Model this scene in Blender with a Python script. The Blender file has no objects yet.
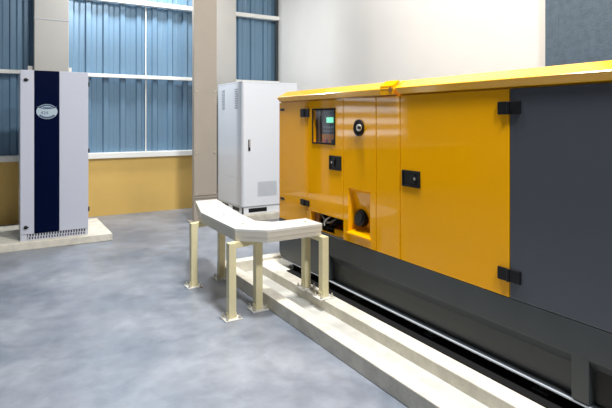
import bpy, bmesh, math, random
from mathutils import Vector, Matrix
random.seed(4)
sc = bpy.context.scene
COL = sc.collection

# ------------------------------------------------------------------ camera
cam = bpy.data.cameras.new('camera')
cam.sensor_width = 36.0
cam.lens = 36.0 * 511 / 612
cam.shift_x = 0.0
cam.shift_y = -(204 - 120) / 612
cam.clip_start = 0.05
co = bpy.data.objects.new('camera', cam)
COL.objects.link(co)
co.location = (0, 0, 1.5)
co.rotation_euler = (math.radians(90), 0, -math.radians(30.9))
sc.camera = co

# ------------------------------------------------------------------ world, exposure
w = bpy.data.worlds.new('world'); sc.world = w; w.use_nodes = True
w.node_tree.nodes['Background'].inputs[0].default_value = (0.75, 0.87, 1.0, 1)
w.node_tree.nodes['Background'].inputs[1].default_value = 5.5
sc.view_settings.view_transform = 'Standard'
sc.view_settings.look = 'None'
sc.view_settings.exposure = 0.0
sc.view_settings.gamma = 1.0
sc.view_settings.use_curve_mapping = False

# ------------------------------------------------------------------ lamps of the hall and one added fill (positions, size, watts)
LAMPS = [((1.9, 7.75, 4.5), 0.45, 135, (0.97, 0.985, 1.0)),
         ((3.5, 5.2, 5.2), 0.60, 50, (1.0, 0.985, 0.96)),
         ((1.9, 3.1, 5.2), 0.60, 290, (1.0, 0.985, 0.96)),
         ((1.6, -0.4, 5.2), 0.60, 310, (0.97, 0.985, 1.0))]  # last entry: unseen fill lamp, added to brighten the generator front
for i, (p, s, e, c) in enumerate(LAMPS):
    l = bpy.data.lights.new('lamp_light', 'AREA'); l.shape = 'DISK'; l.size = s; l.energy = e; l.color = c
    o = bpy.data.objects.new('lamp_light', l); COL.objects.link(o)
    o.location = (p[0], p[1], p[2] - 0.012)

# ------------------------------------------------------------------ materials
def mat(name, col, rough=0.5, metal=0.0, coat=0.0, noise=0.0, nscale=8, bump=0.0, bscale=60, emit=None, estr=0.0, col2=None, rnoise=0.0, spec=0.5):
    m = bpy.data.materials.new(name); m.use_nodes = True
    nt = m.node_tree; b = nt.nodes['Principled BSDF']
    b.inputs['Base Color'].default_value = (*col, 1)
    b.inputs['Roughness'].default_value = rough
    b.inputs['Metallic'].default_value = metal
    b.inputs['Specular IOR Level'].default_value = spec
    if coat: b.inputs['Coat Weight'].default_value = coat; b.inputs['Coat Roughness'].default_value = 0.08
    if emit: b.inputs['Emission Color'].default_value = (*emit, 1); b.inputs['Emission Strength'].default_value = estr
    if noise or rnoise or bump:
        tc = nt.nodes.new('ShaderNodeTexCoord')
        n = nt.nodes.new('ShaderNodeTexNoise'); n.inputs['Scale'].default_value = nscale; n.inputs['Detail'].default_value = 6; n.inputs['Roughness'].default_value = 0.6
        nt.links.new(tc.outputs['Object'], n.inputs['Vector'])
        if noise:
            r = nt.nodes.new('ShaderNodeValToRGB')
            c2 = col2 or tuple(c * (1 - noise) for c in col)
            r.color_ramp.elements[0].position = 0.3; r.color_ramp.elements[1].position = 0.7
            r.color_ramp.elements[0].color = (*c2, 1); r.color_ramp.elements[1].color = (*col, 1)
            nt.links.new(n.outputs['Fac'], r.inputs['Fac']); nt.links.new(r.outputs['Color'], b.inputs['Base Color'])
        if rnoise:
            mr = nt.nodes.new('ShaderNodeMapRange'); mr.inputs['To Min'].default_value = rough - rnoise; mr.inputs['To Max'].default_value = rough + rnoise
            nt.links.new(n.outputs['Fac'], mr.inputs['Value']); nt.links.new(mr.outputs['Result'], b.inputs['Roughness'])
        if bump:
            n2 = nt.nodes.new('ShaderNodeTexNoise'); n2.inputs['Scale'].default_value = bscale; n2.inputs['Detail'].default_value = 4
            nt.links.new(tc.outputs['Object'], n2.inputs['Vector'])
            bp = nt.nodes.new('ShaderNodeBump'); bp.inputs['Strength'].default_value = bump; bp.inputs['Distance'].default_value = 0.01
            nt.links.new(n2.outputs['Fac'], bp.inputs['Height']); nt.links.new(bp.outputs['Normal'], b.inputs['Normal'])
    return m

def floor_mat():
    m = bpy.data.materials.new('polished_concrete'); m.use_nodes = True
    nt = m.node_tree; b = nt.nodes['Principled BSDF']; N = nt.nodes.new; L = nt.links.new
    tc = N('ShaderNodeTexCoord')
    def noise(s, d, dist=0.0):
        n = N('ShaderNodeTexNoise'); n.inputs['Scale'].default_value = s; n.inputs['Detail'].default_value = d; n.inputs['Distortion'].default_value = dist
        n.inputs['Roughness'].default_value = 0.6
        L(tc.outputs['Object'], n.inputs['Vector']); return n
    n1 = noise(1.1, 9, 0.2); n2 = noise(6, 10, 0.3); n3 = noise(60, 3)
    r1 = N('ShaderNodeValToRGB'); r1.color_ramp.elements[0].position = .35; r1.color_ramp.elements[1].position = .68
    r1.color_ramp.elements[0].color = (.15, .178, .225, 1); r1.color_ramp.elements[1].color = (.32, .34, .385, 1)
    L(n1.outputs['Fac'], r1.inputs['Fac'])
    r2 = N('ShaderNodeValToRGB'); r2.color_ramp.elements[0].position = .32; r2.color_ramp.elements[1].position = .66
    r2.color_ramp.elements[0].color = (.80, .80, .80, 1); r2.color_ramp.elements[1].color = (1.08, 1.08, 1.07, 1)
    L(n2.outputs['Fac'], r2.inputs['Fac'])
    mx = N('ShaderNodeMix'); mx.data_type = 'RGBA'; mx.blend_type = 'MULTIPLY'; mx.inputs['Factor'].default_value = 1
    L(r1.outputs['Color'], mx.inputs['A']); L(r2.outputs['Color'], mx.inputs['B'])
    L(mx.outputs['Result'], b.inputs['Base Color'])
    mr = N('ShaderNodeMapRange'); mr.inputs['To Min'].default_value = .22; mr.inputs['To Max'].default_value = .5
    L(n2.outputs['Fac'], mr.inputs['Value']); L(mr.outputs['Result'], b.inputs['Roughness'])
    bp = N('ShaderNodeBump'); bp.inputs['Strength'].default_value = .12; bp.inputs['Distance'].default_value = .004
    L(n3.outputs['Fac'], bp.inputs['Height']); L(bp.outputs['Normal'], b.inputs['Normal'])
    return m

M = dict(
    floor=floor_mat(),
    kerb=mat('cast_concrete', (.74, .70, .60), .7, noise=.25, nscale=9, bump=.25, bscale=50),
    mustard=mat('mustard_paint', (.70, .46, .13), .55, noise=.10, nscale=2, bump=.1, bscale=90),
    hall=mat('hall_wall_grey', (.22, .23, .24), .7, noise=.1, nscale=2),
    white=mat('white_wall_paint', (.665, .655, .63), .6, noise=.04, nscale=2),
    clad=mat('coated_steel_sheet', (.165, .28, .40), .26, metal=0.2, noise=.10, nscale=1.5),
    girt=mat('white_steel', (.84, .84, .80), .4),
    column=mat('beige_steel_paint', (.39, .345, .29), .42, noise=.06, nscale=3),
    ceil=mat('ceiling_sheet', (.30, .31, .32), .7),
    column2=mat('cream_steel_paint', (.40, .39, .365), .42, noise=.06, nscale=3),
    tray=mat('tray_beige_paint', (.62, .59, .51), .35, noise=.08, nscale=6),
    lid=mat('tray_cream_lid', (.68, .665, .62), .3, noise=.06, nscale=5),
    post=mat('cream_post_paint', (.78, .70, .43), .4, noise=.10, nscale=10),
    bolt=mat('zinc', (.62, .60, .52), .35, metal=.6),
    yellow=mat('yellow_powder_coat', (.93, .42, .0), .055, noise=.03, nscale=3, spec=.36),
    roofy=mat('glossy_yellow_roof_coat', (.93, .46, .0), .2, coat=.6, noise=.03, nscale=3, spec=.5),
    trench=mat('grey_trench_concrete', (.56, .555, .51), .75, noise=.2, nscale=7, bump=.25, bscale=50),
    grey=mat('slate_grey_coat', (.060, .066, .080), .27, coat=.3, spec=.5),
    skid=mat('charcoal_coat', (.045, .052, .056), .38, noise=.15, nscale=4),
    black=mat('black_plastic', (.005, .005, .006), .4, spec=.3),
    rubber=mat('black_rubber', (.008, .008, .008), .75, spec=.15),
    chrome=mat('bright_metal', (.75, .76, .78), .25, metal=1),
    cabinet=mat('light_grey_cabinet_coat', (.72, .75, .80), .32, coat=.15),
    cabdark=mat('cabinet_vent_grey', (.42, .45, .50), .5),
    ups=mat('pale_lilac_coat', (.52, .545, .63), .35, coat=.1),
    navy=mat('navy_coat', (.0, .0025, .022), .35, spec=.06),
    label=mat('sticker_pale', (.40, .49, .55), .35),
    labeltxt=mat('sticker_ink', (.05, .09, .17), .5),
    screen=mat('lit_screen', (.1, .5, .35), .3, emit=(.25, 1.0, .62), estr=1.1),
    ctrl=mat('controller_navy', (.02, .04, .05), .35),
    button=mat('button_grey', (.35, .42, .45), .4),
    red=mat('red_button', (.55, .03, .02), .35),
    plate=mat('grey_plate', (.33, .32, .30), .45),
    cable=mat('cable_grey', (.30, .31, .32), .5),
    brown=mat('brown_primer', (.33, .13, .03), .5),
    duct=mat('grey_flecked_panel', (.072, .112, .155), .7, noise=.3, nscale=18, bump=.4, bscale=70),
    lamp=mat('lamp_glow', (1, 1, 1), .5, emit=(1, .98, .95), estr=12),
    alu=mat('alu_slat', (.7, .72, .74), .35, metal=.4),
)
g = bpy.data.materials.new('window_glass'); g.use_nodes = True
_nt = g.node_tree; _nt.nodes.clear()
_o = _nt.nodes.new('ShaderNodeOutputMaterial'); _m = _nt.nodes.new('ShaderNodeMixShader'); _m.inputs[0].default_value = .10
_t = _nt.nodes.new('ShaderNodeBsdfTransparent'); _g = _nt.nodes.new('ShaderNodeBsdfGlossy'); _g.inputs['Roughness'].default_value = .03
_nt.links.new(_t.outputs[0], _m.inputs[1]); _nt.links.new(_g.outputs[0], _m.inputs[2]); _nt.links.new(_m.outputs[0], _o.inputs[0])
M['glass'] = g

# ------------------------------------------------------------------ helpers
def link(name, bm, m, parent=None, bevel=0.0, smooth=False):
    bmesh.ops.recalc_face_normals(bm, faces=bm.faces)
    me = bpy.data.meshes.new(name); bm.to_mesh(me); bm.free()
    o = bpy.data.objects.new(name, me); COL.objects.link(o)
    me.materials.append(M[m])
    if parent: o.parent = parent
    if smooth:
        for p in me.polygons: p.use_smooth = True
    if bevel:
        md = o.modifiers.new('bevel', 'BEVEL'); md.width = bevel; md.segments = 2; md.limit_method = 'ANGLE'
        md.harden_normals = False
    return o

def box(bm, x0, x1, y0, y1, z0, z1):
    v = [bm.verts.new(p) for p in ((x0, y0, z0), (x1, y0, z0), (x1, y1, z0), (x0, y1, z0), (x0, y0, z1), (x1, y0, z1), (x1, y1, z1), (x0, y1, z1))]
    for f in ((3, 2, 1, 0), (4, 5, 6, 7), (0, 1, 5, 4), (1, 2, 6, 5), (2, 3, 7, 6), (3, 0, 4, 7)):
        bm.faces.new([v[i] for i in f])

def B(*boxes):
    bm = bmesh.new()
    for b in boxes: box(bm, *b)
    return bm

def prism(bm, pts, z0, z1):
    """polygon pts (x,y) extruded from z0 to z1"""
    a = [bm.verts.new((x, y, z0)) for x, y in pts]; b = [bm.verts.new((x, y, z1)) for x, y in pts]
    bm.faces.new(a[::-1]); bm.faces.new(b)
    n = len(pts)
    for i in range(n): bm.faces.new((a[i], a[(i + 1) % n], b[(i + 1) % n], b[i]))

def extr_y(bm, prof, y0, y1):
    """profile (x,z) extruded along y"""
    a = [bm.verts.new((x, y0, z)) for x, z in prof]; b = [bm.verts.new((x, y1, z)) for x, z in prof]
    bm.faces.new(a[::-1]); bm.faces.new(b)
    n = len(prof)
    for i in range(n): bm.faces.new((a[i], a[(i + 1) % n], b[(i + 1) % n], b[i]))

def cyl(bm, p0, p1, r, seg=24, r2=None):
    p0 = Vector(p0); p1 = Vector(p1); d = p1 - p0
    q = d.to_track_quat('Z', 'Y').to_matrix().to_4x4()
    bmesh.ops.create_cone(bm, cap_ends=True, segments=seg, radius1=r, radius2=r if r2 is None else r2, depth=d.length,
                          matrix=Matrix.Translation((p0 + p1) / 2) @ q)

def meshed(name, c, parent):
    """a curve or text datablock turned into a real mesh object"""
    t = bpy.data.objects.new(name, c); COL.objects.link(t)
    bpy.context.view_layer.update()
    me = bpy.data.meshes.new_from_object(t.evaluated_get(bpy.context.evaluated_depsgraph_get()))
    bpy.data.objects.remove(t)
    o = bpy.data.objects.new(name, me); COL.objects.link(o); o.parent = parent
    return o

def tube(name, pts, r, m, parent):
    c = bpy.data.curves.new(name, 'CURVE'); c.dimensions = '3D'; c.bevel_depth = r; c.bevel_resolution = 3; c.use_fill_caps = True
    s = c.splines.new('BEZIER'); s.bezier_points.add(len(pts) - 1)
    for bp, p in zip(s.bezier_points, pts):
        bp.co = p; bp.handle_left_type = bp.handle_right_type = 'AUTO'
    c.materials.append(M[m])
    return meshed(name, c, parent)

def thing(name, label, cat, loc=(0, 0, 0), group=None):
    o = bpy.data.objects.new(name, None); COL.objects.link(o); o.location = loc
    o['label'] = label; o['category'] = cat
    o.empty_display_size = .1
    if group: o['group'] = group
    return o

def under(root):
    """part builder: world coordinates, parented with the root's offset taken out"""
    off = Vector(root.location)
    def f(name, bm, m, parent=None, bevel=0.0, smooth=False, label=None):
        if parent is None:
            bmesh.ops.translate(bm, verts=bm.verts, vec=-off)
        else:
            bmesh.ops.translate(bm, verts=bm.verts, vec=-off)
        o = link(name, bm, m, parent or root, bevel, smooth)
        if label: o['label'] = label
        return o
    return f

def struct(name, bm, m, label=None, bevel=0.0, parent=None):
    o = link(name, bm, m, parent, bevel)
    if parent is None: o['kind'] = 'structure'
    if label: o['label'] = label
    if label and parent is None: o['category'] = name.split('_')[0]
    return o

def holes(bm, x0, x1, ys, zs, hl):
    """slab x0..x1 over rect ys x zs with rectangular holes (ya,yb,za,zb) cut out; one welded mesh"""
    Y = sorted(set([ys[0], ys[1]] + [h[i] for h in hl for i in (0, 1)])); Z = sorted(set([zs[0], zs[1]] + [h[i] for h in hl for i in (2, 3)]))
    V = {}
    def v(x, y, z):
        k = (x, y, z)
        if k not in V: V[k] = bm.verts.new(k)
        return V[k]
    def solid(i, j):
        if i < 0 or j < 0 or i >= len(Y) - 1 or j >= len(Z) - 1: return False
        cy = (Y[i] + Y[i + 1]) / 2; cz = (Z[j] + Z[j + 1]) / 2
        return not any(h[0] < cy < h[1] and h[2] < cz < h[3] for h in hl)
    for i in range(len(Y) - 1):
        for j in range(len(Z) - 1):
            if not solid(i, j): continue
            a, b, c, d = Y[i], Y[i + 1], Z[j], Z[j + 1]
            bm.faces.new((v(x0, a, c), v(x0, a, d), v(x0, b, d), v(x0, b, c)))
            bm.faces.new((v(x1, a, c), v(x1, b, c), v(x1, b, d), v(x1, a, d)))
            if not solid(i - 1, j): bm.faces.new((v(x0, a, c), v(x1, a, c), v(x1, a, d), v(x0, a, d)))
            if not solid(i + 1, j): bm.faces.new((v(x0, b, c), v(x0, b, d), v(x1, b, d), v(x1, b, c)))
            if not solid(i, j - 1): bm.faces.new((v(x0, a, c), v(x0, b, c), v(x1, b, c), v(x1, a, c)))
            if not solid(i, j + 1): bm.faces.new((v(x0, a, d), v(x1, a, d), v(x1, b, d), v(x0, b, d)))

# ------------------------------------------------------------------ room shell
X0, X1, Y0, Y1, H = -5.0, 4.49, -4.0, 8.49, 5.5
struct('floor', B((X0 - .3, X1 + .3, Y0 - .3, Y1 + .3, -.15, 0)), 'floor', 'pale blue-grey polished concrete floor of the plant room')
struct('ceiling', B((X0 - .3, X1 + .3, Y0 - .3, Y1 + .3, H, H + .15)), 'ceil')
struct('wall_right', B((X1, X1 + .25, Y0 - .3, Y1 + .3, 0, H)), 'white', 'plain white wall behind the yellow generator')
struct('wall_left', B((X0 - .25, X0, Y0 - .3, Y1 + .3, 0, H)), 'hall')
struct('wall_front', B((X0, X1, Y0 - .25, Y0, 0, H)), 'hall')
# back wall: mustard masonry below (with a louvred vent opening off to the side), ribbed steel sheet above
struct('wall_back', B((X0, X1, Y1, Y1 + .2, 0, .90)), 'mustard', 'mustard painted low wall under the white sill')
struct('windowsill', B((X0, X1, Y1 - .05, Y1 + .2, .90, .985)), 'girt', 'white ledge along the top of the mustard wall', bevel=.005)
# ribbed sheet: trapezoid profile swept up; one mesh
bm = bmesh.new()
VX0, VX1, VZ0, VZ1 = -3.0, -1.15, 1.05, 1.97
def ribbed(bm, xa, xb, za, zb, yb):
    P = .256; x = math.floor(xa / P) * P + .11
    prof = [(xa, yb)]
    while x < xb:
        for dx, dy in ((0, 0), (.018, -.032), (.085, -.032), (.110, 0), (.165, 0), (.180, -.004), (.195, 0)):
            if xa < x + dx < xb: prof.append((x + dx, yb + dy))
        x += P
    prof.append((xb, yb))
    lo = [bm.verts.new((px, py, za)) for px, py in prof]; hi = [bm.verts.new((px, py, zb)) for px, py in prof]
    lo2 = bm.verts.new((xa, yb + .06, za)), bm.verts.new((xb, yb + .06, za))
    hi2 = bm.verts.new((xa, yb + .06, zb)), bm.verts.new((xb, yb + .06, zb))
    for i in range(len(prof) - 1): bm.faces.new((lo[i], lo[i + 1], hi[i + 1], hi[i]))
    bm.faces.new((lo2[0], hi2[0], hi2[1], lo2[1]))
    bm.faces.new((lo[0], hi[0], hi2[0], lo2[0])); bm.faces.new((lo[-1], lo2[1], hi2[1], hi[-1]))
    bm.faces.new(lo[::-1] + [lo2[0], lo2[1]]) ; bm.faces.new(hi + [hi2[1], hi2[0]])
YC = Y1 + .13
ribbed(bm, VX1, X1, .985, H, YC)
ribbed(bm, X0, VX0, .985, H, YC)
ribbed(bm, VX0, VX1, VZ1, H, YC)
struct('wall_back_sheeting', bm, 'clad', 'blue-grey ribbed steel sheeting of the back wall')
# louvred vent beside the cabinets: frame and slats, daylight outside
struct('wall_back_vent_frame', B((VX0 - .05, VX0, YC - .06, YC + .06, .985, VZ1 + .05), (VX1, VX1 + .05, YC - .06, YC + .06, .985, VZ1 + .05),
       (VX0, VX1, YC - .06, YC + .06, VZ1, VZ1 + .05), (VX0, VX1, YC - .06, YC + .06, .985, VZ0)), 'alu')
bm = bmesh.new()
for k in range(4):
    z = VZ0 + .06 + k * .245
    extr = [(YC - .045, z - .062), (YC - .035, z - .066), (YC + .045, z + .058), (YC + .035, z + .064)]
    a = [bm.verts.new((VX0, y, zz)) for y, zz in extr]; b = [bm.verts.new((VX1, y, zz)) for y, zz in extr]
    bm.faces.new(a); bm.faces.new(b[::-1])
    for i in range(4): bm.faces.new((a[i], b[i], b[(i + 1) % 4], a[(i + 1) % 4]))
struct('wall_back_vent_slats', bm, 'alu')

# girts and sag rods
struct('girt_beam', B((X0, VX0 - .06, Y1 - .02, Y1 + .085, 2.17, 2.225), (VX0 - .06, X1, Y1 - .02, Y1 + .085, 2.17, 2.225)), 'girt', 'white horizontal rail at cabinet-top height on the sheeting', bevel=.004)
struct('girt_beam.001', B((X0, X1, Y1 - .02, Y1 + .085, 3.365, 3.435)), 'girt', 'upper white horizontal rail across the ribbed sheeting', bevel=.004)
struct('girt_beam.002', B((X0, X1, Y1 - .02, Y1 + .085, 4.55, 4.62)), 'girt')
bm = bmesh.new(); cyl(bm, (2.05, Y1 + .055, .985), (2.05, Y1 + .055, 4.6), .009, 10)
struct('tie_rod_trim', bm, 'girt', 'thin white vertical rod in front of the sheeting')
# columns
def column(name, x0, x1, y0, y1, label, m='column'):
    o = struct(name, B((x0, x1, y0, y1, 0, H)), m, label, bevel=.006)
    return o
c1 = column('column', .412, .858, 8.16, Y1 - .055, 'broad beige column behind the blue-striped cabinet', 'column2')
struct('joint_line', B((.410, .860, 8.157, 8.163, 2.935, 2.945)), 'cabdark', parent=c1)
struct('bracket', B((.335, .412, 8.25, 8.40, 2.20, 2.27), (.858, .905, 8.25, 8.40, 2.20, 2.27)), 'lid', parent=c1, bevel=.004)
c2 = column('column.001', 2.415, 2.765, 7.2, 7.29, 'narrow beige steel column at the end of the cable tray')
bm = bmesh.new()
for zz in (.42, 1.02, 1.92):
    for xx in (2.45, 2.73): cyl(bm, (xx, 7.20, zz), (xx, 7.188, zz), .014, 8)
struct('bolt', bm, 'bolt', parent=c2)
struct('base_plate', B((2.36, 2.82, 7.12, 7.37, 0, .02), (2.40, 2.78, 7.185, 7.2, .36, .375), (2.40, 2.78, 7.185, 7.2, .40, .41)), 'column', parent=c2)
column('column.002', 3.06, 3.50, 8.20, Y1 - .055, 'cream column behind the tall light-grey cabinet', 'column2')
# corner flashing dark strip
struct('trim_1', B((4.44, 4.488, Y1 + .02, Y1 + .07, .985, H)), 'skid')

# kerbs and plinths
KX = 1.824; KH = .111; KT = .10; PH = .085
bm = bmesh.new()
prism(bm, [(KX, -1.0), (KX + KT, -1.0), (KX + KT, 4.64), (4.20, 4.64), (4.20, 4.75), (KX, 4.75)], 0, KH)
struct('concrete_kerb', bm, 'kerb', 'low concrete kerb around the generator plinth', bevel=.006)
struct('trench_floor', B((KX + KT, 4.20, -1.0, 4.64, 0, .004)), 'trench', 'shallow concrete channel between kerb and generator plinth')
struct('plinth_slab', B((2.182, 4.20, -1.0, 4.64, .0, PH)), 'kerb', 'concrete plinth slab under the generator', bevel=.006)
struct('plinth_slab.001', B((-1.2, 1.20, 6.70, 7.88, 0, .088)), 'kerb', 'concrete plinth under the blue-striped cabinet', bevel=.006)
struct('plinth_slab.002', B((2.98, 4.3, 6.85, 8.2, 0, .10)), 'kerb', 'concrete plinth under the light-grey cabinet', bevel=.006)

# grey flecked panel on the right wall
dr = thing('duct', 'grey flecked duct against the white wall above the grey generator door', 'duct', (4.42, 1.9, 0))
P = under(dr)
P('duct_body', B((4.35, 4.489, .6, 2.80, .3, H - .01)), 'duct', bevel=.004)
P('edge_flange', B((4.352, 4.489, 2.80, 2.94, .3, H - .01)), 'duct', bevel=.006)

# ------------------------------------------------------------------ generator set
GX = 2.35; GY0, GY1 = -.12, 4.44; GB = .545; GT = 1.68; GXB = 3.45
gen = thing('generator_set', 'long yellow and dark-grey enclosed generator on the concrete plinth', 'generator', (2.9, 2.16, PH))
P = under(gen)
# enclosure shell (front backing slab with holes, back, ends, floor)
win = (3.465, 3.811, 1.300, 1.592); opn = (3.355, 3.835, GB + .01, .70); rec = (3.004, 3.277, .625, .965)
bm = bmesh.new()
holes(bm, GX + .02, GX + .035, (GY0, GY1), (GB, GT), [win, opn, rec])
box(bm, GXB - .02, GXB, GY0, GY1, GB, GT)
box(bm, GX + .035, GXB - .02, GY1 - .02, GY1, GB, GT)
box(bm, GX + .035, GXB - .02, GY0, GY0 + .02, GB, GT)
box(bm, GX + .035, GXB - .02, GY0 + .02, GY1 - .02, GB, GB + .01)
P('enclosure', bm, 'yellow')
G = .003
def panel(name, ya, yb, za, zb, m='yellow', hl=(), th=.021, x=GX, label=None, bev=.003):
    bm = bmesh.new(); holes(bm, x, x + th, (ya + G, yb - G), (za, zb), list(hl))
    return P(name, bm, m, bevel=bev, label=label)
panel('end_panel', 3.93, GY1, GB, GT - .012)
d1 = panel('door', 3.351, 3.90, .70, GT - .012, hl=[win])
panel('corner_post', 3.84, 3.93, GB, .698, bev=.002)
panel('side_panel', 2.933, 3.351, GB, GT - .012, hl=[rec])
panel('side_panel', 2.673, 2.933, GB, GT - .012)
d2 = panel('door', 1.795, 2.673, GB, GT - .012)
d3 = panel('door', .62, 1.795, GB, GT - .012, 'grey', label='dark grey door')
d4 = panel('side_panel', GY0, .62, GB, GT - .012)
# fill strip between end panel and door
panel('hinge_post', 3.90, 3.93, .70, GT - .012, bev=.002)
# roof caps, sloped front
def cap(ya, yb):
    bm = bmesh.new()
    extr_y(bm, [(GX + .004, GT - .004), (GX - .028, 1.720), (GX + .085, 1.778), (GXB - .08, 1.778), (GXB + .02, 1.722), (GXB + .02, GT - .004)], ya, yb)
    return P('roof_cap', bm, 'roofy', bevel=.006)
cap(2.715, GY1 + .004); cap(GY0 - .015, 2.70)
# lifting lugs at the roof seam: bent plate with a hole ring
for xa in (GX - .023, GXB + .022):
    sgn = -1 if xa < 3 else 1
    bm = bmesh.new()
    extr_y(bm, [(xa, 1.675), (xa + .012, 1.675), (xa + .012, 1.725), (xa + .012 - sgn * .055, 1.764), (xa - sgn * .055, 1.780), (xa, 1.740)], 2.72, 2.86)
    lg = P('lifting_lug', bm, 'yellow', bevel=.003)
    bm = bmesh.new(); cyl(bm, (xa - .004 * 1, 2.745, 1.71), (xa + .016, 2.745, 1.71), .018, 16)
    P('lug_hole', bm, 'brown', parent=lg)
# hinges
def hinge(ya, yb, za, zb, par, x=GX):
    bm = B((x - .012, x + .0, ya, yb, za, zb)); 
    cyl(bm, (x - .014, (ya + yb) / 2, za), (x - .014, (ya + yb) / 2, zb), .008, 10)
    return P('hinge', bm, 'black', parent=par, bevel=.002)
hinge(3.865, 4.01, 1.525, 1.60, d1); hinge(3.865, 4.01, .733, .785, d1)
hinge(1.725, 1.865, 1.530, 1.60, d2); hinge(1.725, 1.865, .632, .70, d2)
# small slots on the end panel
for z in (1.60, .74):
    P('slot', B((GX - .003, GX + .002, 4.33, 4.41, z - .012, z + .010)), 'black')
# recessed paddle latches
def latch(ya, yb, za, zb, ky, par):
    bm = bmesh.new(); holes(bm, GX - .008, GX + .004, (ya, yb), (za, zb), [(ya + .014, yb - .014, za + .012, zb - .012)])
    box(bm, GX - .002, GX + .004, ya + .013, yb - .013, za + .011, zb - .011)
    h = P('latch', bm, 'black', parent=par, bevel=.002)
    P('latch', B((GX - .012, GX - .002, min(ky, (ya + yb) / 2) , max(ky, (ya + yb) / 2), za + .03, zb - .03)), 'black', parent=par, bevel=.003)
    bm = bmesh.new(); cyl(bm, (GX - .016, ky, (za + zb) / 2 + .004), (GX - .002, ky, (za + zb) / 2 + .004), .010, 14)
    P('lock', bm, 'chrome', parent=par, smooth=False)
latch(3.372, 3.545, 1.09, 1.207, 3.494, d1)
latch(2.475, 2.648, 1.053, 1.163, 2.515, d2)
# window in door: gasket frame, glass
bm = bmesh.new()
holes(bm, GX - .006, GX + .004, (win[0] - .006, win[1] + .006), (win[2] - .006, win[3] + .006), [(win[0] + .008, win[1] - .008, win[2] + .008, win[3] - .008)])
P('window_frame', bm, 'rubber', parent=d1, bevel=.003)
P('glass', B((GX + .006, GX + .010, win[0], win[1], win[2], win[3])), 'glass', parent=d1)
# control panel behind the window
cb = P('control_box', B((GX + .085, GX + .10, 3.33, 3.97, 1.22, 1.66), (GX + .036, GX + .085, 3.95, 3.97, 1.22, 1.66), (GX + .036, GX + .085, 3.33, 3.35, 1.22, 1.66),
       (GX + .036, GX + .085, 3.35, 3.95, 1.22, 1.24)), 'plate')
P('side_plate', B((GX + .05, GX + .08, 3.775, 3.88, 1.25, 1.62)), 'plate', parent=cb, bevel=.004)
P('lower_plate', B((GX + .065, GX + .084, 3.36, 3.765, 1.245, 1.378)), 'yellow', parent=cb)
P('controller', B((GX + .045, GX + .084, 3.40, 3.745, 1.384, 1.575)), 'ctrl', parent=cb, bevel=.005)
P('screen', B((GX + .041, GX + .047, 3.555, 3.655, 1.478, 1.522)), 'screen', parent=cb, label='lit green screen')
for r_ in range(2):
    for c in range(5):
        P('button', B((GX + .040, GX + .047, 3.530 + c * .038, 3.550 + c * .038, 1.398 + r_ * .034, 1.416 + r_ * .034)), 'button', parent=cb, bevel=.002)
bm = bmesh.new(); cyl(bm, (GX + .045, 3.685, 1.316), (GX + .07, 3.685, 1.316), .02, 18)
P('button', bm, 'red', parent=cb, label='red stop button')
bm = bmesh.new(); cyl(bm, (GX + .045, 3.57, 1.320), (GX + .07, 3.57, 1.320), .017, 18)
P('button', bm, 'black', parent=cb, label='black round switch')
# round port
cy, cz = 3.135, 1.44
bm = bmesh.new(); cyl(bm, (GX - .012, cy, cz), (GX + .002, cy, cz), .064, 40)
pt = P('fuel_port', bm, 'black', bevel=.003)
bm = bmesh.new(); cyl(bm, (GX - .020, cy, cz), (GX - .010, cy, cz), .05, 40, .05)
P('port_rim', bm, 'rubber', parent=pt, bevel=.003)
bm = bmesh.new(); cyl(bm, (GX - .034, cy - .030, cz + .002), (GX - .018, cy - .030, cz + .002), .027, 24)
P('key_plug', bm, 'bolt', parent=pt, bevel=.003)
P('key_plug', B((GX - .040, GX - .03, cy - .060, cy - .030, cz - .008, cz + .014)), 'black', parent=pt, bevel=.002)
# recess: sloping pocket with round socket
ya, yb, za, zb = rec
bm = bmesh.new()
o_ = [(GX + .012, ya, za), (GX + .012, yb, za), (GX + .012, yb, zb), (GX + .012, ya, zb)]
i_ = [(GX + .095, ya + .012, za + .04), (GX + .095, yb - .012, za + .04), (GX + .03, yb - .012, zb - .02), (GX + .03, ya + .012, zb - .02)]
vo = [bm.verts.new(p) for p in o_]; vi = [bm.verts.new(p) for p in i_]
for k in range(4): bm.faces.new((vo[k], vo[(k + 1) % 4], vi[(k + 1) % 4], vi[k]))
bm.faces.new(vi)
pk = P('recess_pocket', bm, 'yellow')
md = pk.modifiers.new('solid', 'SOLIDIFY'); md.thickness = .004; md.offset = 1
# socket in pocket: axis perpendicular to the sloping back
n = Vector((-.25, 0, .065)).normalized()
c0 = Vector((GX + .066, 3.185, .735))
bm = bmesh.new(); cyl(bm, c0 - n * .02, c0 + n * .030, .066, 32)
sk = P('socket', bm, 'black', bevel=.006)
bm = bmesh.new(); cyl(bm, c0 + n * .028, c0 + n * .038, .046, 32)
P('socket_cap', bm, 'black', parent=sk, bevel=.004)
P('pocket_lip', B((GX - .012, GX + .014, ya - .012, yb + .012, za - .022, za - .002)), 'yellow', bevel=.006)
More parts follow.
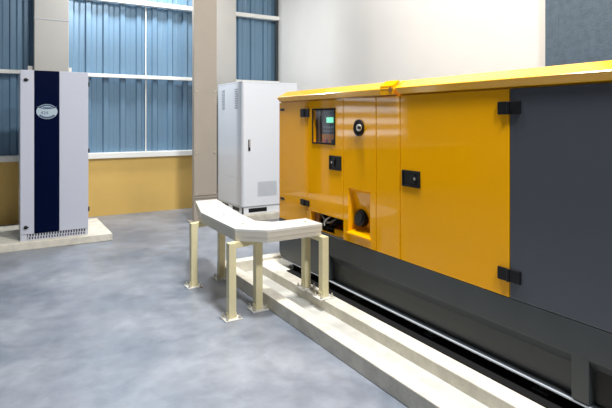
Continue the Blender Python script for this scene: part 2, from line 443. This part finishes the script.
# cable opening: inner lit plate and cables
P('inner_post', B((GX + .04, GX + .07, 3.77, 3.85, GB + .01, .72)), 'brown')
P('inner_plate', B((GX + .30, GX + .31, 3.30, 3.90, GB + .01, .80)), 'yellow')
P('bottom_rail', B((GX + .02, GX + .10, 3.36, 3.50, GB + .01, .60)), 'yellow')
cabs = [([(2.40, 3.70, .56), (2.44, 3.66, .66), (2.52, 3.60, .70), (2.62, 3.55, .76)], .018, 'rubber'),
        ([(2.39, 3.62, .56), (2.42, 3.56, .63), (2.46, 3.46, .66), (2.50, 3.36, .73)], .016, 'rubber'),
        ([(2.42, 3.78, .68), (2.40, 3.70, .65), (2.39, 3.62, .63), (2.46, 3.55, .69)], .010, 'cable'),
        ([(2.43, 3.80, .62), (2.39, 3.68, .60), (2.40, 3.52, .585), (2.43, 3.38, .60)], .015, 'rubber'),
        ([(2.38, 3.66, .60), (2.37, 3.645, .64), (2.40, 3.62, .675), (2.50, 3.61, .70)], .009, 'chrome')]
off = Vector(gen.location)
for pts, r, m in cabs:
    o = tube('cable', [tuple(Vector(p) - off) for p in pts], r, m, gen)
# skid: upper plate, recessed lower panel, posts, bottom lip
SZ = .152
bm = bmesh.new()
extr_y(bm, [(GX, .38), (GX, GB - .003), (GX + .06, GB - .003), (GX + .06, .30), (GX + .035, .335)], GY0, GY1)
sk0 = P('skid', bm, 'skid', bevel=.003)
P('skid_panel', B((GX + .05, GX + .08, GY0 + .05, GY1 - .02, SZ + .01, .335), (GX + .08, GXB - .05, GY1 - .06, GY1 - .04, SZ + .01, GB - .003), (GX + .08, GXB - .05, GY0 + .04, GY0 + .06, SZ + .01, GB - .003),
   (GXB - .08, GXB - .05, GY0 + .06, GY1 - .06, SZ + .01, GB - .003)), 'skid', parent=sk0)
P('bottom_flange', B((GX + .013, GX + .06, GY0, GY1 - .06, SZ, SZ + .012)), 'skid', parent=sk0)
P('bottom_lip', B((GX + .001, GX + .014, GY0, GY1 - .06, SZ, SZ + .010)), 'cabdark', parent=sk0, bevel=.002)
P('skid_shade_strip', B((2.300, GXB - .02, GY0 + .02, 4.20, PH, PH + .008)), 'rubber')  # flat black strip on the plinth, stands in for the shade under the skid
for yy in (1.365, -.10):
    P('skid_post', B((GX + .001, GX + .05, yy, yy + .085, SZ + .016, .385)), 'skid', parent=sk0, bevel=.003)
P('lifting_slot', B((GX + .035, GX + .052, 1.16, 1.345, SZ + .03, .335)), 'black', parent=sk0)
# far end corner of the skid, cut at the bottom
bm = bmesh.new()
a = [(3.55, SZ + .016), (GY1 - .06, SZ + .016), (GY1 - .015, .19), (GY1, .22), (GY1, .385), (3.55, .385)]
va = [bm.verts.new((GX + .001, y, z)) for y, z in a]; vb = [bm.verts.new((GX + .05, y, z)) for y, z in a]
bm.faces.new(va); bm.faces.new(vb[::-1])
for i in range(6): bm.faces.new((va[i], va[(i + 1) % 6], vb[(i + 1) % 6], vb[i]))
P('skid_end', bm, 'skid', parent=sk0, bevel=.003)
for yy in (4.22, 3.9, 3.2, 2.4, 1.6, .8, 0.0):
    for xx in (GX + .04, GXB - .1):
        bm = B((xx, xx + .07, yy, yy + .09, PH + .008 * (yy < 4.2), PH + .018))
        cyl(bm, (xx + .035, yy + .045, PH + .012), (xx + .035, yy + .045, SZ), .018, 12)
        P('foot', bm, 'skid')

# ------------------------------------------------------------------ cable tray on its posts
tr = thing('cable_tray', 'beige L-bent cable tray on cream posts in front of the generator', 'cable tray', (1.8, 4.0, 0))
P = under(tr)
outer = [(1.715, 5.07), (1.545, 4.42), (1.535, 3.62), (1.725, 3.445), (2.215, 3.445)]
inner = [(2.215, 3.705), (1.90, 3.705), (1.80, 3.82), (1.83, 4.25), (1.945, 5.07)]
poly = outer + inner
def shrink(pts, d):
    n = len(pts); out = []
    for i in range(n):
        p0, p1, p2 = Vector(pts[i - 1]), Vector(pts[i]), Vector(pts[(i + 1) % n])
        e1 = (p1 - p0).normalized(); e2 = (p2 - p1).normalized()
        n1 = Vector((-e1.y, e1.x)); n2 = Vector((-e2.y, e2.x)); b = (n1 + n2).normalized()
        out.append(tuple(p1 + b * (d / max(.3, b.dot(n1)))))
    return out
area = sum(poly[i][0] * poly[(i + 1) % len(poly)][1] - poly[(i + 1) % len(poly)][0] * poly[i][1] for i in range(len(poly)))
if area < 0: poly = poly[::-1]
bm = bmesh.new(); prism(bm, shrink(poly, .006), .575, .655)
P('tray_body', bm, 'tray', bevel=.003)
bm = bmesh.new(); prism(bm, poly, .650, .672)
# lid with a downturned edge
lid = P('lid', bm, 'lid', bevel=.003)
bm = bmesh.new(); prism(bm, shrink(poly, .002), .612, .651)
P('lid_flange', bm, 'tray', parent=lid)
# joint strips on the lid
def strip(p, q, wd, name='joint_strip'):
    p = Vector(p); q = Vector(q); d = (q - p).normalized(); nn = Vector((-d.y, d.x)) * wd / 2
    bm = bmesh.new(); prism(bm, [tuple(p + nn), tuple(p - nn), tuple(q - nn), tuple(q + nn)], .671, .674)
    P(name, bm, 'tray', parent=lid)
strip((1.54, 3.64), (1.80, 3.83), .006); strip((1.548, 4.40), (1.845, 4.36), .006); strip((1.725, 3.45), (1.90, 3.70), .006)
for (x, y) in ((1.83, 4.95), (1.68, 4.2), (1.66, 3.75), (2.13, 3.57)):
    bm = bmesh.new(); cyl(bm, (x, y, .671), (x, y, .678), .008, 10)
    P('screw', bm, 'bolt', parent=lid)
for (x, y) in ((1.57, 4.50), (1.585, 4.56)):
    bm = bmesh.new(); cyl(bm, (x + .02, y, .60), (x - .012, y - .0, .60), .012, 8)
    P('side_bolt', bm, 'bolt')
def support(x, y, z0, top, sx, sy):
    """square post with a cut-away channel look, base plate and four anchors; (sx, sy) turns the open side"""
    bm = bmesh.new()
    h = .029
    box(bm, x - h, x + h, y - h, y - h + .008, z0 + .01, top)
    box(bm, x - h, x - h + .008, y - h + .008, y + h - .008, z0 + .01, top)
    box(bm, x + h - .008, x + h, y - h + .008, y + h - .008, z0 + .01, top)
    box(bm, x - h, x + h, y + h - .008, y + h, z0 + .01, top)
    box(bm, x - h, x + h, y - h, y + h, top, top + .004)
    p = P('post', bm, 'post', bevel=.002)
    P('base_plate', B((x - .068, x + .068, y - .062, y + .062, z0, z0 + .01)), 'lid', parent=p, bevel=.002)
    for dx in (-.05, .05):
        for dy in (-.045, .045):
            bm = bmesh.new(); cyl(bm, (x + dx, y + dy, z0 + .01), (x + dx, y + dy, z0 + .022), .012, 6); cyl(bm, (x + dx, y + dy, z0 + .02), (x + dx, y + dy, z0 + .04), .006, 8)
            P('anchor_bolt', bm, 'bolt', parent=p)
    for a in (-1, 1):
        P('gusset', B((x - .003 + a * .033, x + .003 + a * .033, y - .02, y + .02, z0 + .01, z0 + .05)), 'post', parent=p)
TP = .568
support(1.494, 4.47, 0, TP, 1, 0); support(1.80, 4.57, 0, TP, 1, 0)
support(1.497, 3.60, 0, TP, 1, 0); support(1.752, 3.67, 0, TP, 1, 0)
support(2.214, 3.425, PH, TP, 1, 0); support(2.214, 3.70, PH, TP, 1, 0)
bm = bmesh.new()
def bar(bm, p, q, wd, z0, z1):
    p = Vector(p); q = Vector(q); d = (q - p).normalized(); nn = Vector((-d.y, d.x)) * wd / 2
    prism(bm, [tuple(p + nn), tuple(p - nn), tuple(q - nn), tuple(q + nn)], z0, z1)
for p, q in (((1.494, 4.47), (1.80, 4.57)), ((1.497, 3.60), (1.752, 3.67)), ((2.214, 3.425), (2.214, 3.70))):
    bm = bmesh.new(); bar(bm, p, q, .045, .528, .575)
    P('crossbar', bm, 'post', bevel=.002)

# ------------------------------------------------------------------ light grey cabinet behind the generator
cab = thing('electrical_cabinet', 'tall light-grey steel cabinet between the beige columns and generator', 'cabinet', (3.5, 7.4, .10))
P = under(cab)
CX0, CX1, CY0, CY1 = 3.07, 4.005, 6.94, 7.94
P('body', B((CX0, CX1, CY0 + .022, CY1, .20, 2.06)), 'cabinet', bevel=.006)
P('top_rim', B((CX0 - .004, CX1 + .004, CY0 + .015, CY1 + .004, 2.055, 2.075)), 'cabinet', bevel=.004)
dd = P('door', B((CX0 + .006, CX1 - .006, CY0, CY0 + .02, .215, 2.05)), 'cabinet', bevel=.005)
P('handle', B((CX0 + .085, CX0 + .118, CY0 - .012, CY0, 1.04, 1.21)), 'black', parent=dd, bevel=.004)
P('handle', B((CX0 + .093, CX0 + .110, CY0 - .024, CY0 - .012, 1.09, 1.20)), 'chrome', parent=dd, bevel=.004)
bm = bmesh.new()
for k in range(14):
    z = .355 + k * .016
    box(bm, CX0 + .24, CX0 + .56, CY0 - .003, CY0, z, z + .007)
P('vent', bm, 'cabdark', parent=dd)
P('side_panel', B((CX0 - .006, CX0, CY0 + .03, CY1 - .02, .62, 2.04), (CX0 - .006, CX0, CY0 + .03, CY1 - .02, .215, .612)), 'cabinet', bevel=.002)
for yy in (7.10, 7.62):
    bm = bmesh.new()
    for k in range(9):
        z = 1.68 + k * .035
        box(bm, CX0 - .012, CX0 - .005, yy, yy + .13, z, z + .013)
    P('louvre_vent', bm, 'cabdark', bevel=.002)
bm = bmesh.new(); 
# plinth base with rectangular slots: two on the left side, one in front
box(bm, CX0 + .02, CX1 - .02, CY0 + .04, CY1 - .02, .10, .20)
holes(bm, CX0 + .004, CX0 + .02, (CY0 + .02, CY1), (.10, .20), [(7.08, 7.36, .122, .182), (7.50, 7.78, .122, .182)])
P('base', bm, 'cabinet')
bm = bmesh.new()
for ya, yb in ((7.08, 7.36), (7.50, 7.78)): box(bm, CX0 + .012, CX0 + .0205, ya, yb, .122, .182)
P('base_slot', bm, 'black')
P('base_front', B((CX0 + .004, CX1 - .004, CY0 + .02, CY0 + .04, .10, .20)), 'cabinet')
P('base_slot', B((CX0 + .10, CX0 + .40, CY0 + .012, CY0 + .021, .122, .182)), 'black', bevel=.004)

# ------------------------------------------------------------------ striped cabinet at the back wall
ups = thing('power_cabinet', 'tall pale cabinet with navy stripe and oval badge by the column', 'cabinet', (.56, 7.2, .088))
P = under(ups)
UX0, UX1, UY0, UY1 = .20, .935, 6.80, 7.56; UT = 2.085; UB = .185
P('body', B((UX0 + .005, UX1 - .005, UY0 + .045, UY1, .088, UT - .004)), 'ups', bevel=.005)
P('side_door', B((UX0, .343, UY0, UY0 + .04, .163, UT)), 'ups', bevel=.004)
dn = P('navy_panel', B((.347, .607, UY0 - .002, UY0 + .04, .168, UT)), 'navy', bevel=.003, label='navy blue stripe panel')
dr_ = P('door', B((.611, UX1, UY0, UY0 + .04, .165, UT)), 'ups', bevel=.004)
bm = bmesh.new()
box(bm, UX0 + .002, UX0 + .07, UY0 + .006, UY0 + .044, .089, .1615)
box(bm, UX1 - .03, UX1 - .003, UY0 + .006, UY0 + .044, .089, .1615)
box(bm, UX0 + .07, UX1 - .03, UY0 + .006, UY0 + .020, .089, .096)
box(bm, UX0 + .07, UX1 - .03, UY0 + .006, UY0 + .020, .126, .130)
for k in range(22):
    x = UX0 + .075 + k * .0295
    box(bm, x, x + .015, UY0 + .008, UY0 + .018, .096, .126); box(bm, x + .006, x + .019, UY0 + .008, UY0 + .018, .130, .1615)
P('base_grille', bm, 'ups')
P('grille_backing', B((UX0 + .07, UX1 - .03, UY0 + .028, UY0 + .040, .092, .1615)), 'skid')
for z in (1.97, .245):
    bm = bmesh.new(); cyl(bm, (.255, UY0 - .012, z), (.255, UY0 + .002, z), .02, 18)
    P('lock', bm, 'black')
    P('lock', B((.235, .285, UY0 - .016, UY0 - .008, z - .008, z + .008)), 'black', bevel=.003)
for z in (1.94, 1.12, .40):
    P('hinge', B((UX1 - .004, UX1 + .014, UY0 + .0, UY0 + .03, z - .028, z + .028)), 'black', parent=dr_, bevel=.003)
# oval badge
def oval(rx, rz, y0, y1, cx=.478, cz=1.600, seg=48):
    bm = bmesh.new()
    a = [bm.verts.new((cx + rx * math.cos(t * 2 * math.pi / seg), y0, cz + rz * math.sin(t * 2 * math.pi / seg))) for t in range(seg)]
    b = [bm.verts.new((v.co.x, y1, v.co.z)) for v in a]
    bm.faces.new(a); bm.faces.new(b[::-1])
    for i in range(seg): bm.faces.new((a[i], a[(i + 1) % seg], b[(i + 1) % seg], b[i]))
    return bm
bd = P('badge', oval(.113, .088, UY0 - .006, UY0 - .002), 'label', parent=dn, label='pale blue oval badge')
def arcband(cx, cz, rx, rz, t0, t1, th, y0, y1):
    bm = bmesh.new(); n = 24; rows = []
    for i in range(n + 1):
        t = t0 + (t1 - t0) * i / n
        ring = []
        for s in (0, th):
            for y in (y0, y1):
                ring.append(bm.verts.new((cx + (rx - s) * math.cos(t), y, cz + (rz - s) * math.sin(t))))
        rows.append(ring)
    for a, b in zip(rows, rows[1:]):
        for i, j in ((0, 1), (1, 3), (3, 2), (2, 0)): bm.faces.new((a[i], a[j], b[j], b[i]))
    bm.faces.new((rows[0][0], rows[0][1], rows[0][3], rows[0][2])); bm.faces.new((rows[-1][0], rows[-1][1], rows[-1][3], rows[-1][2]))
    return bm
P('badge_band', arcband(.478, 1.600, .108, .083, math.radians(35), math.radians(145), .018, UY0 - .0065, UY0 - .0055), 'labeltxt', parent=dn)
P('badge_band', arcband(.478, 1.600, .108, .083, math.radians(215), math.radians(325), .022, UY0 - .0065, UY0 - .0055), 'labeltxt', parent=dn)
P('badge_band', arcband(.478, 1.675, .120, .045, math.radians(200), math.radians(340), .010, UY0 - .0065, UY0 - .0055), 'labeltxt', parent=dn)
P('badge_band', B((.435, .525, UY0 - .0066, UY0 - .0055, 1.640, 1.652)), 'labeltxt', parent=dn)
fc = bpy.data.curves.new('badge_text', 'FONT'); fc.body = '434'; fc.size = .055; fc.extrude = .0006; fc.align_x = 'CENTER'; fc.align_y = 'CENTER'; fc.materials.append(M['labeltxt'])
fo = meshed('badge_text', fc, dn)
fo.location = Vector((.452, UY0 - .0068, 1.583)) - Vector(ups.location); fo.rotation_euler = (math.pi / 2, 0, 0)

# ------------------------------------------------------------------ ceiling lamps and the added fill (above the frame; they light the room)
for i, (p, s, e, c) in enumerate(LAMPS):
    t = thing('ceiling_or_fill_lamp', ['round high-bay lamp over the ribbed sheeting wall', 'round high-bay lamp over the far end of the generator', 'round high-bay lamp over the cable tray', 'added fill lamp over the open floor for the generator front'][i], 'lamp', p, 'high-bay lamps of the plant room and added fill lamp')
    bm = bmesh.new(); cyl(bm, (0, 0, .0), (0, 0, .16), s / 2 + .03, 32, .09); o = link('lamp_housing', bm, 'girt', t)
    bm = bmesh.new(); cyl(bm, (0, 0, .16), (0, 0, H - p[2]), .02, 10); link('lamp_stem', bm, 'girt', t)
